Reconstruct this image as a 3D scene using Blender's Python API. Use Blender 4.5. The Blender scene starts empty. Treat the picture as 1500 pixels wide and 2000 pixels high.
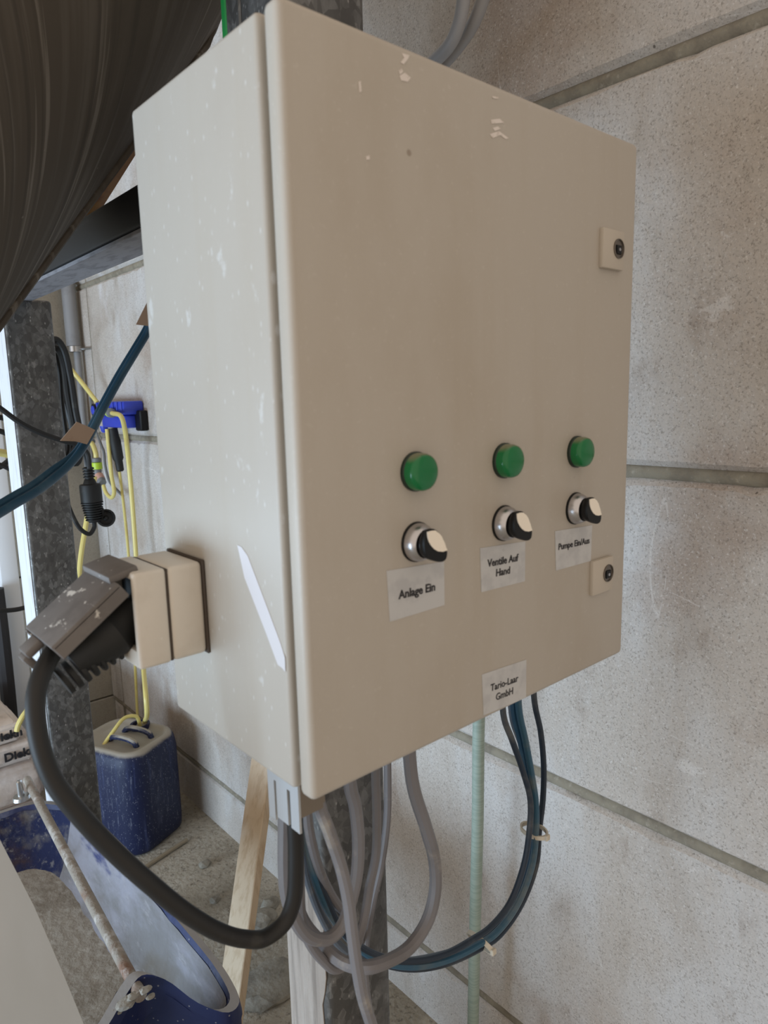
import bpy, bmesh, math, random
import numpy as np
from mathutils import Vector, Matrix
random.seed(7)
SC = bpy.context.scene
COL = SC.collection

# ------------------------------------------------------------------ camera
F_PX = 1361.95290
CAM_R = [[0.74944715, -0.66159919, -0.02480913], [-0.12598891, -0.10572982, -0.98638126], [0.64996598, 0.7423663, -0.16259308]]            # rows: image right, image down, forward
CAM_C = np.array([-0.2471339, -0.3637029, 0.2722679])
R3 = np.array(CAM_R)
cam_d = bpy.data.cameras.new('camera')
cam_d.sensor_fit = 'HORIZONTAL'
cam_d.sensor_width = 36.0
cam_d.lens = 36.0 * F_PX / 1500.0
cam_d.clip_start = 0.02
cam_d.dof.use_dof = True
cam_d.dof.focus_distance = 1.15
cam_d.dof.aperture_fstop = 14.0
cam = bpy.data.objects.new('camera', cam_d)
COL.objects.link(cam)
W3 = np.diag([1, -1, -1]) @ R3
mw = Matrix.Identity(4)
for i in range(3):
    for j in range(3):
        mw[i][j] = W3[j][i]
    mw[i][3] = CAM_C[i]
cam.matrix_world = mw
SC.camera = cam

# ------------------------------------------------------------------ world, lights, exposure
SC.view_settings.view_transform = 'Standard'
SC.view_settings.look = 'None'
SC.view_settings.gamma = 1.0
SC.view_settings.use_curve_mapping = False
SC.view_settings.exposure = 0.0
w = bpy.data.worlds.new('hall_ambience')
SC.world = w
w.use_nodes = True
bg = w.node_tree.nodes['Background']
bg.inputs[0].default_value = (1.0, 0.86, 0.72, 1)
bg.inputs[1].default_value = 0.80

def area(name, loc, aim, sx, sy, power, col):
    l = bpy.data.lights.new(name, 'AREA')
    l.shape = 'RECTANGLE'; l.size = sx; l.size_y = sy
    l.energy = power; l.color = col
    o = bpy.data.objects.new(name, l)
    COL.objects.link(o)
    o.location = loc
    d = Vector(aim) - Vector(loc)
    o.rotation_euler = d.to_track_quat('-Z', 'Y').to_euler()
    return o
area('gate_daylight', (-2.8, 1.2, -0.75), (0.2, 0.4, -0.3), 2.6, 1.3, 150, (0.57, 0.78, 1.0))

# ------------------------------------------------------------------ geometry helpers
def ray(x, y):
    return R3.T @ np.array([(x - 750) / F_PX, (y - 1000) / F_PX, 1.0])
def onx(x, y, X):
    d = ray(x, y); return Vector(CAM_C + d * (X - CAM_C[0]) / d[0])
def ony(x, y, Y):
    d = ray(x, y); return Vector(CAM_C + d * (Y - CAM_C[1]) / d[1])
def onz(x, y, Z):
    d = ray(x, y); return Vector(CAM_C + d * (Z - CAM_C[2]) / d[2])

def srgb(r, g, b):
    def c(v):
        v /= 255.0
        return v / 12.92 if v <= 0.04045 else ((v + 0.055) / 1.055) ** 2.4
    return (c(r), c(g), c(b), 1.0)

def M(name, base, rough=0.6, metal=0.0, layers=(), bump=0.0, bscale=60.0, spec=0.5, trans=0.0, coat=0.0):
    m = bpy.data.materials.new(name); m.use_nodes = True
    nt = m.node_tree; N = nt.nodes; L = nt.links
    b = N['Principled BSDF']
    b.inputs['Roughness'].default_value = rough
    b.inputs['Metallic'].default_value = metal
    b.inputs['Specular IOR Level'].default_value = spec
    b.inputs['Transmission Weight'].default_value = trans
    b.inputs['Coat Weight'].default_value = coat
    tc = N.new('ShaderNodeTexCoord')
    rgb = N.new('ShaderNodeRGB'); rgb.outputs[0].default_value = base
    cur = rgb.outputs[0]
    for (col, kind, scale, lo, hi, stren) in layers:
        mp = N.new('ShaderNodeMapping')
        L.new(tc.outputs['Object'], mp.inputs[0])
        if isinstance(scale, (int, float)):
            scale = (scale,) * 3
        mp.inputs['Scale'].default_value = scale
        mp.inputs['Location'].default_value = (random.uniform(0, 9), random.uniform(0, 9), random.uniform(0, 9))
        if kind == 'n':
            t = N.new('ShaderNodeTexNoise'); t.inputs['Scale'].default_value = 1.0; t.inputs['Detail'].default_value = 5.0
            t.inputs['Roughness'].default_value = 0.6
            L.new(mp.outputs[0], t.inputs['Vector']); out = t.outputs[0]
        elif kind == 'v':
            t = N.new('ShaderNodeTexVoronoi'); t.inputs['Scale'].default_value = 1.0
            L.new(mp.outputs[0], t.inputs['Vector']); out = t.outputs['Distance']
        elif kind == 'c':
            t = N.new('ShaderNodeTexVoronoi'); t.inputs['Scale'].default_value = 1.0
            L.new(mp.outputs[0], t.inputs['Vector'])
            sx = N.new('ShaderNodeSeparateColor'); L.new(t.outputs['Color'], sx.inputs[0]); out = sx.outputs[0]
        elif kind == 's':      # thin broken scratches
            t = N.new('ShaderNodeTexNoise'); t.inputs['Scale'].default_value = 1.0; t.inputs['Detail'].default_value = 1.0
            L.new(mp.outputs[0], t.inputs['Vector'])
            a = N.new('ShaderNodeMath'); a.operation = 'SUBTRACT'; a.inputs[1].default_value = 0.5
            L.new(t.outputs[0], a.inputs[0])
            ab = N.new('ShaderNodeMath'); ab.operation = 'ABSOLUTE'; L.new(a.outputs[0], ab.inputs[0])
            t2 = N.new('ShaderNodeTexNoise'); t2.inputs['Scale'].default_value = 2.3; t2.inputs['Detail'].default_value = 3.0
            L.new(mp.outputs[0], t2.inputs['Vector'])
            t3 = N.new('ShaderNodeMath'); t3.operation = 'MULTIPLY_ADD'; t3.inputs[1].default_value = -0.32; t3.inputs[2].default_value = 0.19
            L.new(t2.outputs[0], t3.inputs[0])
            mxm = N.new('ShaderNodeMath'); mxm.operation = 'MAXIMUM'; mxm.inputs[1].default_value = 0.0
            L.new(t3.outputs[0], mxm.inputs[0])
            ad = N.new('ShaderNodeMath'); ad.operation = 'ADD'
            L.new(ab.outputs[0], ad.inputs[0]); L.new(mxm.outputs[0], ad.inputs[1]); out = ad.outputs[0]
        elif kind == 'p':      # scattered pores of uneven size
            t = N.new('ShaderNodeTexVoronoi'); t.inputs['Scale'].default_value = 1.0
            L.new(mp.outputs[0], t.inputs['Vector'])
            sc_ = N.new('ShaderNodeSeparateColor'); L.new(t.outputs['Color'], sc_.inputs[0])
            mm = N.new('ShaderNodeMath'); mm.operation = 'MULTIPLY'; mm.inputs[1].default_value = 0.35; L.new(sc_.outputs[0], mm.inputs[0])
            ad = N.new('ShaderNodeMath'); ad.operation = 'ADD'
            L.new(t.outputs['Distance'], ad.inputs[0]); L.new(mm.outputs[0], ad.inputs[1]); out = ad.outputs[0]
        elif kind == 'h':      # streaks running down a round hopper about its own axis
            sp = N.new('ShaderNodeSeparateXYZ'); L.new(tc.outputs['Object'], sp.inputs[0])
            xa = N.new('ShaderNodeMath'); xa.operation = 'ADD'; xa.inputs[1].default_value = .159; L.new(sp.outputs[0], xa.inputs[0])
            ya_ = N.new('ShaderNodeMath'); ya_.operation = 'ADD'; ya_.inputs[1].default_value = -.70; L.new(sp.outputs[1], ya_.inputs[0])
            an = N.new('ShaderNodeMath'); an.operation = 'ARCTAN2'; L.new(ya_.outputs[0], an.inputs[0]); L.new(xa.outputs[0], an.inputs[1])
            cb_ = N.new('ShaderNodeCombineXYZ'); sk = N.new('ShaderNodeMath'); sk.operation = 'MULTIPLY_ADD'; sk.inputs[1].default_value = 2.3
            L.new(sp.outputs[2], sk.inputs[0]); L.new(an.outputs[0], sk.inputs[2])
            L.new(sk.outputs[0], cb_.inputs[0]); L.new(sp.outputs[2], cb_.inputs[2])
            L.new(cb_.outputs[0], mp.inputs[0])
            t = N.new('ShaderNodeTexNoise'); t.inputs['Scale'].default_value = 1.0; t.inputs['Detail'].default_value = 4.0
            L.new(mp.outputs[0], t.inputs['Vector']); out = t.outputs[0]
        elif kind == 'z':      # height of the thing itself
            sp = N.new('ShaderNodeSeparateXYZ'); L.new(tc.outputs['Object'], sp.inputs[0]); out = sp.outputs[2]
        elif kind == 'up':     # dust settled on what faces up
            g = N.new('ShaderNodeNewGeometry'); sp = N.new('ShaderNodeSeparateXYZ')
            L.new(g.outputs['Normal'], sp.inputs[0])
            t = N.new('ShaderNodeTexNoise'); t.inputs['Scale'].default_value = 1.0; t.inputs['Detail'].default_value = 4.0
            L.new(mp.outputs[0], t.inputs['Vector'])
            a = N.new('ShaderNodeMath'); a.operation = 'MULTIPLY_ADD'; a.inputs[1].default_value = 0.6
            L.new(t.outputs[0], a.inputs[0]); L.new(sp.outputs[2], a.inputs[2]); out = a.outputs[0]
        mr = N.new('ShaderNodeMapRange'); mr.interpolation_type = 'SMOOTHSTEP'
        mr.inputs['From Min'].default_value = lo; mr.inputs['From Max'].default_value = hi
        mr.inputs['To Max'].default_value = stren
        if lo > hi:
            mr.inputs['From Min'].default_value = hi; mr.inputs['From Max'].default_value = lo
            mr.inputs['To Min'].default_value = stren; mr.inputs['To Max'].default_value = 0.0
        L.new(out, mr.inputs['Value'])
        mx = N.new('ShaderNodeMix'); mx.data_type = 'RGBA'
        L.new(mr.outputs[0], mx.inputs['Factor']); L.new(cur, mx.inputs['A'])
        mx.inputs['B'].default_value = col
        cur = mx.outputs['Result']
    L.new(cur, b.inputs['Base Color'])
    if bump:
        t = N.new('ShaderNodeTexNoise'); t.inputs['Scale'].default_value = bscale; t.inputs['Detail'].default_value = 6.0
        L.new(tc.outputs['Object'], t.inputs['Vector'])
        bp = N.new('ShaderNodeBump'); bp.inputs['Strength'].default_value = bump; bp.inputs['Distance'].default_value = 0.01
        L.new(t.outputs[0], bp.inputs['Height']); L.new(bp.outputs[0], b.inputs['Normal'])
    return m

def link(name, bm, mat, parent=None, ang=35, smooth=True):
    me = bpy.data.meshes.new(name)
    bmesh.ops.recalc_face_normals(bm, faces=bm.faces[:])
    bm.to_mesh(me); bm.free()
    if smooth:
        for p in me.polygons: p.use_smooth = True
        me.set_sharp_from_angle(angle=math.radians(ang))
    me.materials.append(mat)
    o = bpy.data.objects.new(name, me)
    COL.objects.link(o)
    if parent: put(o, parent)
    return o

def put(o, parent):
    """child of parent, staying where it stands"""
    o.parent = parent
    pm = Matrix.Identity(4); q = parent; chain = []
    while q is not None:
        chain.append(q); q = q.parent
    for q in reversed(chain):
        pm = pm @ q.matrix_parent_inverse @ q.matrix_basis if q.parent else q.matrix_basis.copy()
    o.matrix_parent_inverse = pm.inverted()

def tag(o, label, cat, group=None, kind=None):
    o['label'] = label; o['category'] = cat
    if group: o['group'] = group
    if kind: o['kind'] = kind
    return o

def thing(name, loc, label, cat, group=None):
    o = bpy.data.objects.new(name, None)
    o.empty_display_size = 0.05
    COL.objects.link(o); o.location = loc
    return tag(o, label, cat, group)

def box(bm, x0, x1, y0, y1, z0, z1, bev=0.0, seg=2, mtx=None):
    r = bmesh.ops.create_cube(bm, size=1.0)
    vs = r['verts']
    for v in vs:
        v.co = Vector((x0 + (v.co.x + .5) * (x1 - x0), y0 + (v.co.y + .5) * (y1 - y0), z0 + (v.co.z + .5) * (z1 - z0)))
    es = list({e for v in vs for e in v.link_edges})
    if bev:
        r2 = bmesh.ops.bevel(bm, geom=es, offset=bev, segments=seg, affect='EDGES', profile=0.5)
        vs = list({v for v in r2['verts']} | {v for v in vs if v.is_valid})
    if mtx is not None:
        for v in vs: v.co = mtx @ v.co
    return vs

def B_(x0, x1, y0, y1, z0, z1, bev=0.0, seg=2, mtx=None):
    bm = bmesh.new(); box(bm, x0, x1, y0, y1, z0, z1, bev, seg, mtx); return bm

def spline(pts, n=8):
    P = [Vector(p) for p in pts]
    P = [P[0] * 2 - P[1]] + P + [P[-1] * 2 - P[-2]]
    out = []
    for i in range(1, len(P) - 2):
        p0, p1, p2, p3 = P[i - 1:i + 3]
        d01 = max((p1 - p0).length, 1e-5) ** .5; d12 = max((p2 - p1).length, 1e-5) ** .5; d23 = max((p3 - p2).length, 1e-5) ** .5
        m1 = (p2 - p1) + d12 * ((p1 - p0) / d01 - (p2 - p0) / (d01 + d12))
        m2 = (p2 - p1) + d12 * ((p3 - p2) / d23 - (p3 - p1) / (d12 + d23))
        for k in range(n):
            t = k / n
            out.append((2*t**3-3*t**2+1)*p1 + (t**3-2*t**2+t)*m1 + (-2*t**3+3*t**2)*p2 + (t**3-t**2)*m2)
    out.append(P[-2])
    return out

def frames(path):
    T = []
    for i in range(len(path)):
        a = path[max(i - 1, 0)]; b = path[min(i + 1, len(path) - 1)]
        T.append((b - a).normalized())
    u = T[0].orthogonal().normalized()
    fr = []
    for t in T:
        u = (u - t * u.dot(t)).normalized()
        fr.append((u, t.cross(u)))
    return T, fr

def tube(bm, path, r, seg=10, caps=True, radii=None, sx=1.0):
    path = [Vector(p) for p in path]
    T, fr = frames(path)
    rings = []
    for i, p in enumerate(path):
        rr = radii[i] if radii else r
        u, v = fr[i]
        rings.append([bm.verts.new(p + (u * math.cos(2*math.pi*k/seg) * sx + v * math.sin(2*math.pi*k/seg)) * rr) for k in range(seg)])
    for a, b in zip(rings, rings[1:]):
        for k in range(seg):
            bm.faces.new((a[k], a[(k+1) % seg], b[(k+1) % seg], b[k]))
    if caps:
        bm.faces.new(rings[0][::-1]); bm.faces.new(rings[-1])

def cable(pts, r, n=7, seg=10):
    bm = bmesh.new(); tube(bm, spline(pts, n), r, seg); return bm

def lathe(bm, prof, p0, p1, seg=24, caps=True):
    """prof: (distance along axis in metres, radius)"""
    p0 = Vector(p0); p1 = Vector(p1)
    t = (p1 - p0).normalized(); u = t.orthogonal().normalized(); v = t.cross(u)
    rings = []
    for d, r in prof:
        rings.append([bm.verts.new(p0 + t * d + (u * math.cos(2*math.pi*k/seg) + v * math.sin(2*math.pi*k/seg)) * r) for k in range(seg)])
    for a, b in zip(rings, rings[1:]):
        for k in range(seg):
            bm.faces.new((a[k], a[(k+1) % seg], b[(k+1) % seg], b[k]))
    if caps:
        bm.faces.new(rings[0][::-1]); bm.faces.new(rings[-1])

def L_(prof, p0, p1, seg=24):
    bm = bmesh.new(); lathe(bm, prof, p0, p1, seg); return bm

def prism(bm, poly, dirv):
    """flat outline (3-D points) given thickness along dirv"""
    a = [bm.verts.new(Vector(p)) for p in poly]
    b = [bm.verts.new(Vector(p) + Vector(dirv)) for p in poly]
    bm.faces.new(a); bm.faces.new(b[::-1])
    n = len(poly)
    for i in range(n):
        bm.faces.new((a[i], b[i], b[(i+1) % n], a[(i+1) % n]))

def PR(poly, dirv):
    bm = bmesh.new(); prism(bm, poly, dirv); return bm

def lettering(text, size, loc, rot, mat, parent, depth=0.0002, bold=0.0):
    cu = bpy.data.curves.new('lettering', 'FONT')
    cu.body = text; cu.size = size; cu.align_x = 'CENTER'; cu.align_y = 'CENTER'
    cu.extrude = depth; cu.offset = bold; cu.resolution_u = 3
    t = bpy.data.objects.new('lettering_source', cu)
    COL.objects.link(t)
    bpy.context.view_layer.update()
    me = bpy.data.meshes.new_from_object(t.evaluated_get(bpy.context.evaluated_depsgraph_get()))
    bpy.data.objects.remove(t); bpy.data.curves.remove(cu)
    me.name = 'lettering'; me.materials.clear(); me.materials.append(mat)
    o = bpy.data.objects.new('lettering', me); COL.objects.link(o)
    o.matrix_basis = Matrix.Translation(loc) @ rot
    put(o, parent)
    return o
ROT_FRONT = Matrix.Rotation(math.radians(90), 4, 'X')     # text readable from -Y

# ------------------------------------------------------------------ materials
WHITE = srgb(232, 232, 236)
m_conc = M('cast concrete', srgb(194, 185, 176), 0.88, layers=[
    (srgb(208, 206, 205), 'n', (2.2, 2.2, 1.2), .44, .62, .8),
    (srgb(160, 146, 132), 'n', (3.1, 3.1, 1.8), .54, .74, .6),
    (srgb(164, 144, 128), 'n', (1.7, 1.7, 2.0), .50, .64, .65),
    (srgb(148, 132, 118), 'n', (9, 9, 5), .58, .74, .5),
    (srgb(222, 220, 222), 'n', (11, 5, 2.2), .60, .70, .6),
    (srgb(206, 203, 200), 'n', (30, 10, 3), .52, .70, .5),
    (srgb(168, 158, 146), 'n', (30, 14, 5), .56, .74, .4),
    (srgb(222, 217, 212), 's', (16, 3, 11), .005, .0, .5),
    (srgb(222, 217, 212), 's', (4, 9, 1.2), .004, .0, .5),
    (srgb(122, 112, 102), 'n', (300, 300, 300), .50, .70, .62),
    (srgb(232, 228, 224), 'n', (260, 260, 260), .54, .72, .5),
    (srgb(92, 84, 76), 'p', (60, 60, 34), .16, .08, .75),
    (srgb(228, 224, 218), 'p', (40, 40, 40), .12, .06, .7),
], bump=.28, bscale=90, spec=.25)
m_joint = M('joint filler', srgb(150, 142, 126), 0.9, layers=[(srgb(124, 116, 104), 'n', 25, .4, .65, .7), (srgb(180, 172, 158), 'n', 70, .58, .7, .5)], bump=.3, bscale=120, spec=.2)
m_back = M('back wall concrete', srgb(172, 164, 150), 0.9, layers=[(srgb(140, 134, 122), 'n', 4, .45, .7, .6), (srgb(120, 112, 100), 'n', 200, .5, .75, .45)], bump=.2, spec=.2)
m_floor = M('dusty floor', srgb(178, 170, 156), 0.95, layers=[
    (srgb(140, 133, 120), 'n', 5, .42, .62, .7), (srgb(196, 190, 178), 'n', 9, .5, .7, .6),
    (srgb(84, 78, 68), 'n', 90, .52, .7, .6), (srgb(190, 186, 176), 'v', 60, .2, .08, .45)], bump=.6, bscale=70, spec=.15)
m_paint = M('grey powder coat', srgb(181, 174, 164), 0.45, layers=[
    (srgb(176, 166, 151), 'n', (26, 26, 1.6), .46, .76, .35),
    (srgb(168, 158, 144), 'n', (6, 6, 3), .5, .75, .3),
    (srgb(202, 198, 190), 'n', (240, 240, 240), .60, .74, .22),
    (srgb(112, 86, 66), 'p', 36, .05, .02, .6),
    (srgb(214, 213, 211), 'p', (120, 120, 60), .36, .20, .6), (srgb(206, 205, 202), 'n', (70, 40, 26), .64, .70, .6)], bump=.03, bscale=300, spec=.35)
m_door = M('grey powder coat, door', srgb(184, 176, 165), 0.45, layers=[
    (srgb(176, 165, 149), 'n', (26, 26, 1.6), .46, .76, .4),
    (srgb(170, 158, 142), 'n', (7, 7, 3), .48, .72, .4),
    (srgb(204, 198, 189), 'n', (240, 240, 240), .58, .74, .25),
    (srgb(112, 90, 70), 'p', 30, .09, .04, .5)], bump=.03, bscale=300, spec=.35)
m_gasket = M('dirty gasket', srgb(58, 48, 40), 0.8, layers=[(srgb(160, 150, 136), 'n', (80, 80, 30), .58, .66, .6)])
m_smear = M('white paint smear', srgb(226, 216, 208), 0.6, layers=[(srgb(190, 178, 166), 'n', 200, .5, .65, .7)])
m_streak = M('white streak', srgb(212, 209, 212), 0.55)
m_lens = M('green lens', srgb(10, 110, 58), 0.22, layers=[(srgb(128, 120, 98), 'up', 60, .80, 1.25, .8)], spec=.4, coat=.2)
m_lensrim = M('dark lens collar', srgb(20, 40, 30), 0.4)
m_chrome = M('satin chrome', srgb(196, 194, 196), 0.28, metal=1.0)
m_black = M('black plastic', srgb(13, 13, 14), 0.45, spec=.3)
m_cream = M('cream insert', srgb(250, 240, 224), 0.35)
m_label = M('label paper', srgb(196, 196, 196), 0.55, layers=[(srgb(176, 176, 178), 'n', (60, 60, 60), .45, .65, .6)])
m_ink = M('black ink', srgb(38, 36, 40), 0.7)
m_lock = M('lock plate', srgb(190, 180, 166), 0.45)
m_steeldk = M('lock steel', srgb(120, 112, 104), 0.35, metal=.9)
m_galv = M('galvanised steel', srgb(112, 111, 109), 0.45, metal=.45, layers=[
    (srgb(70, 69, 68), 'c', (70, 70, 56), .35, .60, .6), (srgb(146, 146, 145), 'c', (110, 110, 70), .62, .85, .5), (srgb(92, 91, 90), 'c', (160, 160, 120), .3, .7, .5),
    (srgb(196, 194, 190), 'p', (130, 130, 70), .26, .10, .75), (srgb(64, 61, 58), 'n', (18, 18, 7), .50, .70, .5),
    (srgb(166, 164, 160), 'n', (90, 90, 40), .62, .70, .5)], bump=.05, bscale=120)
m_beam = M('dark coated steel', srgb(34, 34, 36), 0.5, metal=.1, layers=[(srgb(58, 58, 60), 'n', (60, 14, 60), .55, .75, .5), (srgb(150, 148, 146), 'p', 60, .1, .04, .5)])
m_flange = M('dusty beam underside', srgb(132, 130, 134), 0.6, layers=[(srgb(96, 94, 98), 'n', (90, 20, 60), .45, .65, .7)])
m_hopper = M('dusty dark hopper', srgb(88, 80, 71), 0.8, layers=[
    (srgb(108, 100, 91), 'h', (14, 1, 2.2), .50, .66, .6), (srgb(142, 134, 124), 'h', (34, 1, 3.5), .60, .70, .55), (srgb(66, 60, 54), 'h', (20, 1, 2), .54, .68, .5),
    (srgb(150, 142, 132), 'p', (70, 70, 40), .12, .05, .45), (srgb(72, 65, 58), 'n', (4, 4, 2), .5, .7, .5)], spec=.25)
m_green = M('green strip', srgb(40, 150, 76), 0.5)
m_rust = M('brown wood', srgb(128, 84, 34), 0.6, layers=[(srgb(96, 50, 26), 'n', 12, .45, .6, .8)])
m_sock = M('socket plastic', srgb(214, 206, 194), 0.45, layers=[(srgb(196, 186, 172), 'n', 18, .5, .7, .5), (srgb(238, 234, 228), 'v', 60, .08, .03, .7)])
m_sockgap = M('socket seam', srgb(70, 60, 52), 0.8)
m_lid = M('dusty lid', srgb(112, 106, 102), 0.6, layers=[(srgb(92, 86, 82), 'n', 30, .45, .65, .6), (srgb(236, 230, 220), 'n', (60, 30, 60), .64, .69, .7), (srgb(222, 218, 212), 'v', 80, .09, .05, .7)])
m_rubber = M('black rubber', srgb(24, 24, 23), 0.6, layers=[(srgb(66, 62, 56), 'n', 30, .56, .75, .4)])
m_cord = M('black cord', srgb(28, 27, 26), 0.55, layers=[(srgb(92, 88, 80), 'n', 22, .58, .76, .4)])
m_grey = M('grey cable sheath', srgb(122, 119, 121), 0.5, layers=[(srgb(172, 164, 152), 'n', 18, .58, .70, .7), (srgb(102, 98, 96), 'n', 9, .5, .7, .5)])
m_blue = M('blue cable sheath', srgb(34, 72, 96), 0.45, layers=[(srgb(66, 96, 112), 'n', 14, .5, .7, .6), (srgb(206, 200, 194), 'n', 50, .70, .74, .7)])
m_bluet = M('teal cable sheath', srgb(46, 88, 112), 0.45, layers=[(srgb(110, 116, 114), 'n', 9, .5, .66, .7)])
m_bluek = M('dark blue cable sheath', srgb(30, 44, 60), 0.45, layers=[(srgb(98, 98, 96), 'n', 9, .5, .66, .7)])
m_blueg = M('grey blue cable sheath', srgb(92, 100, 110), 0.45, layers=[(srgb(150, 140, 128), 'n', 18, .55, .7, .6)])
m_duct = M('pale duct plastic', srgb(176, 180, 184), 0.5)
m_ductend = M('dusty duct plastic', srgb(120, 110, 98), 0.6)
m_tie = M('cable tie', srgb(206, 196, 178), 0.5)
m_paper = M('paper tag', srgb(162, 140, 122), 0.8, layers=[(srgb(140, 116, 98), 'n', 40, .5, .7, .5)])
m_hosegr = M('pale green hose', srgb(158, 172, 160), 0.5, layers=[(srgb(134, 150, 138), 'n', (20, 20, 300), .48, .55, .5)])
m_yellow = M('yellow hose', srgb(222, 206, 128), 0.4, layers=[(srgb(206, 178, 92), 'n', 10, .52, .7, .6)])
m_lime = M('lime plastic', srgb(184, 214, 60), 0.4)
m_conn = M('grey connector', srgb(120, 122, 124), 0.5)
m_pink = M('pale pink fitting', srgb(206, 160, 146), 0.5)
m_bluep = M('blue plastic housing', srgb(52, 70, 190), 0.4, layers=[(srgb(96, 112, 206), 'up', 20, .9, 1.3, .5)])
m_can = M('blue jerrycan plastic', srgb(24, 32, 64), 0.5, layers=[
    (srgb(62, 72, 112), 'n', (40, 40, 3), .54, .72, .6), (srgb(150, 152, 166), 'p', (260, 260, 120), .40, .16, .55), (srgb(120, 124, 140), 'n', (110, 110, 18), .58, .70, .45), (srgb(96, 102, 130), 'n', (9, 9, 5), .56, .72, .5),
    (srgb(170, 162, 148), 'up', 12, .78, 1.1, .92)], spec=.4)
m_cap = M('dark blue cap', srgb(18, 22, 62), 0.5)
m_tray = M('blue tray plastic', srgb(28, 38, 82), 0.5, layers=[
    (srgb(120, 124, 146), 'n', (6, 6, 6), .5, .66, .8), (srgb(186, 182, 176), 'v', 70, .13, .06, .5), (srgb(160, 156, 152), 'up', 14, .85, 1.25, .9)], bump=.1)
m_trayin = M('mortar crusted tray inside', srgb(122, 120, 120), 0.9, layers=[
    (srgb(150, 149, 158), 'n', (5, 3, 12), .4, .6, .85), (srgb(108, 100, 88), 'n', (4, 4, 4), .52, .7, .75),
    (srgb(34, 46, 100), 'n', (5, 2.4, 9), .60, .68, .85), (srgb(172, 170, 172), 'n', (50, 14, 50), .56, .72, .5)], bump=.5, bscale=40, spec=.15)
m_trayback = M('stained tray inside', srgb(40, 46, 78), 0.8, layers=[
    (srgb(120, 116, 112), 'n', (12, 12, 12), .5, .68, .8), (srgb(92, 70, 48), 'n', (5, 5, 5), .52, .66, .8), (srgb(150, 148, 146), 'n', 60, .56, .7, .5)], bump=.4, bscale=60, spec=.15)
m_bed = M('dry mortar bed', srgb(164, 158, 148), 0.95, layers=[(srgb(128, 120, 108), 'n', 6, .45, .65, .6), (srgb(186, 182, 174), 'n', 40, .52, .7, .6)], bump=.6, bscale=60, spec=.1)
m_rod = M('dirty rod', srgb(146, 136, 124), 0.8, layers=[(srgb(120, 80, 54), 'n', 9, .52, .66, .8), (srgb(196, 190, 184), 'n', 30, .52, .66, .6)], bump=.4, bscale=120)
m_daylit = M('painted daylight sheen', srgb(222, 224, 228), 0.6, layers=[(srgb(190, 190, 192), 'n', (50, 50, 8), .52, .7, .6)])  # near-white tone that paints bright daylight onto the rear post's left face
m_coat = M('dried mortar coat', srgb(160, 150, 141), 0.9, layers=[(srgb(122, 113, 105), 'n', (90, 90, 4), .44, .64, .75), (srgb(186, 178, 170), 'n', (20, 20, 3), .52, .7, .6)], bump=.3, bscale=120, spec=.2)
m_wood = M('raw plank', srgb(206, 184, 156), 0.75, layers=[(srgb(178, 150, 118), 'n', (60, 60, 2), .45, .65, .6), (srgb(224, 214, 200), 'n', (8, 8, 3), .5, .7, .6)], bump=.08)
m_sheet = M('pale plastic sheet', srgb(206, 210, 212), 0.4, layers=[(srgb(190, 192, 190), 'n', (5, 5, 1.2), .40, .70, .6), (srgb(222, 225, 228), 'n', (3, 3, .6), .5, .7, .5)], trans=.15)
m_sack = M('paper sack', srgb(222, 208, 198), 0.85, layers=[(srgb(176, 160, 150), 'n', 14, .5, .7, .6), (srgb(226, 218, 214), 'n', 8, .5, .7, .5)], bump=.3, bscale=30)
m_pvc = M('grey pipe', srgb(150, 150, 152), 0.5, layers=[(srgb(112, 110, 110), 'n', 6, .5, .7, .6)])
m_zinc = M('zinc clamp', srgb(200, 200, 200), 0.3, metal=1.0)
m_whitest = M('white coated steel', srgb(238, 240, 244), 0.5)
m_dark = M('dark bar', srgb(40, 38, 40), 0.6)
m_tyre = M('tyre', srgb(30, 29, 27), 0.8)
m_yrim = M('yellow rim', srgb(170, 160, 40), 0.5)
m_rubble = M('rubble', srgb(150, 145, 134), 0.95, layers=[(srgb(110, 104, 94), 'n', 20, .45, .65, .7)], bump=.5)
m_twig = M('twig', srgb(150, 138, 118), 0.9)

# ------------------------------------------------------------------ the setting
FZ = -1.229; XW = 0.7869; YC = 2.74
def struct(o):
    o['kind'] = 'structure'; return o
fl = struct(link('floor', B_(-4, 1.2, -2.5, 4, FZ - .1, FZ), m_floor))
# right wall: courses of cast blocks with recessed joints
wr = bpy.data.objects.new('wall_right', None); COL.objects.link(wr); wr.location = (XW, 1, FZ); struct(wr)
rj = random.Random(21)
def cast_block(x0, x1, ya, yb, z0, z1):
    # long cast block; its chamfered arrises are uneven and chipped along the length
    bm = bmesh.new(); n = max(2, int((yb - ya) / .022)); rows = []
    low = top = 0.0
    for i in range(n + 1):
        y = ya + (yb - ya) * i / n
        low = .6 * low + rj.uniform(-.0012, .0012); top = .6 * top + rj.uniform(-.0016, .0016)
        chip = rj.uniform(.002, .007) if rj.random() < .10 else 0
        cut = .010 if i in (0, n) else 0
        rows.append([bm.verts.new(p) for p in ((x1, y, z0), (x0 + .010, y, z0), (x0 + cut, y, z0 + .009 + low), (x0 + cut, y, z1 - .009 + top - chip), (x0 + .010 + chip * .3, y, z1 - chip * .3), (x1, y, z1))])
    for a, b in zip(rows, rows[1:]):
        for k in range(6):
            bm.faces.new((a[k], a[(k+1) % 6], b[(k+1) % 6], b[k]))
    bm.faces.new(rows[0][::-1]); bm.faces.new(rows[-1])
    return bm
joints = [FZ, -1.0502, -.4546, .1441, .7479, 1.348, 1.95]
G = 0.010
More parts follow.
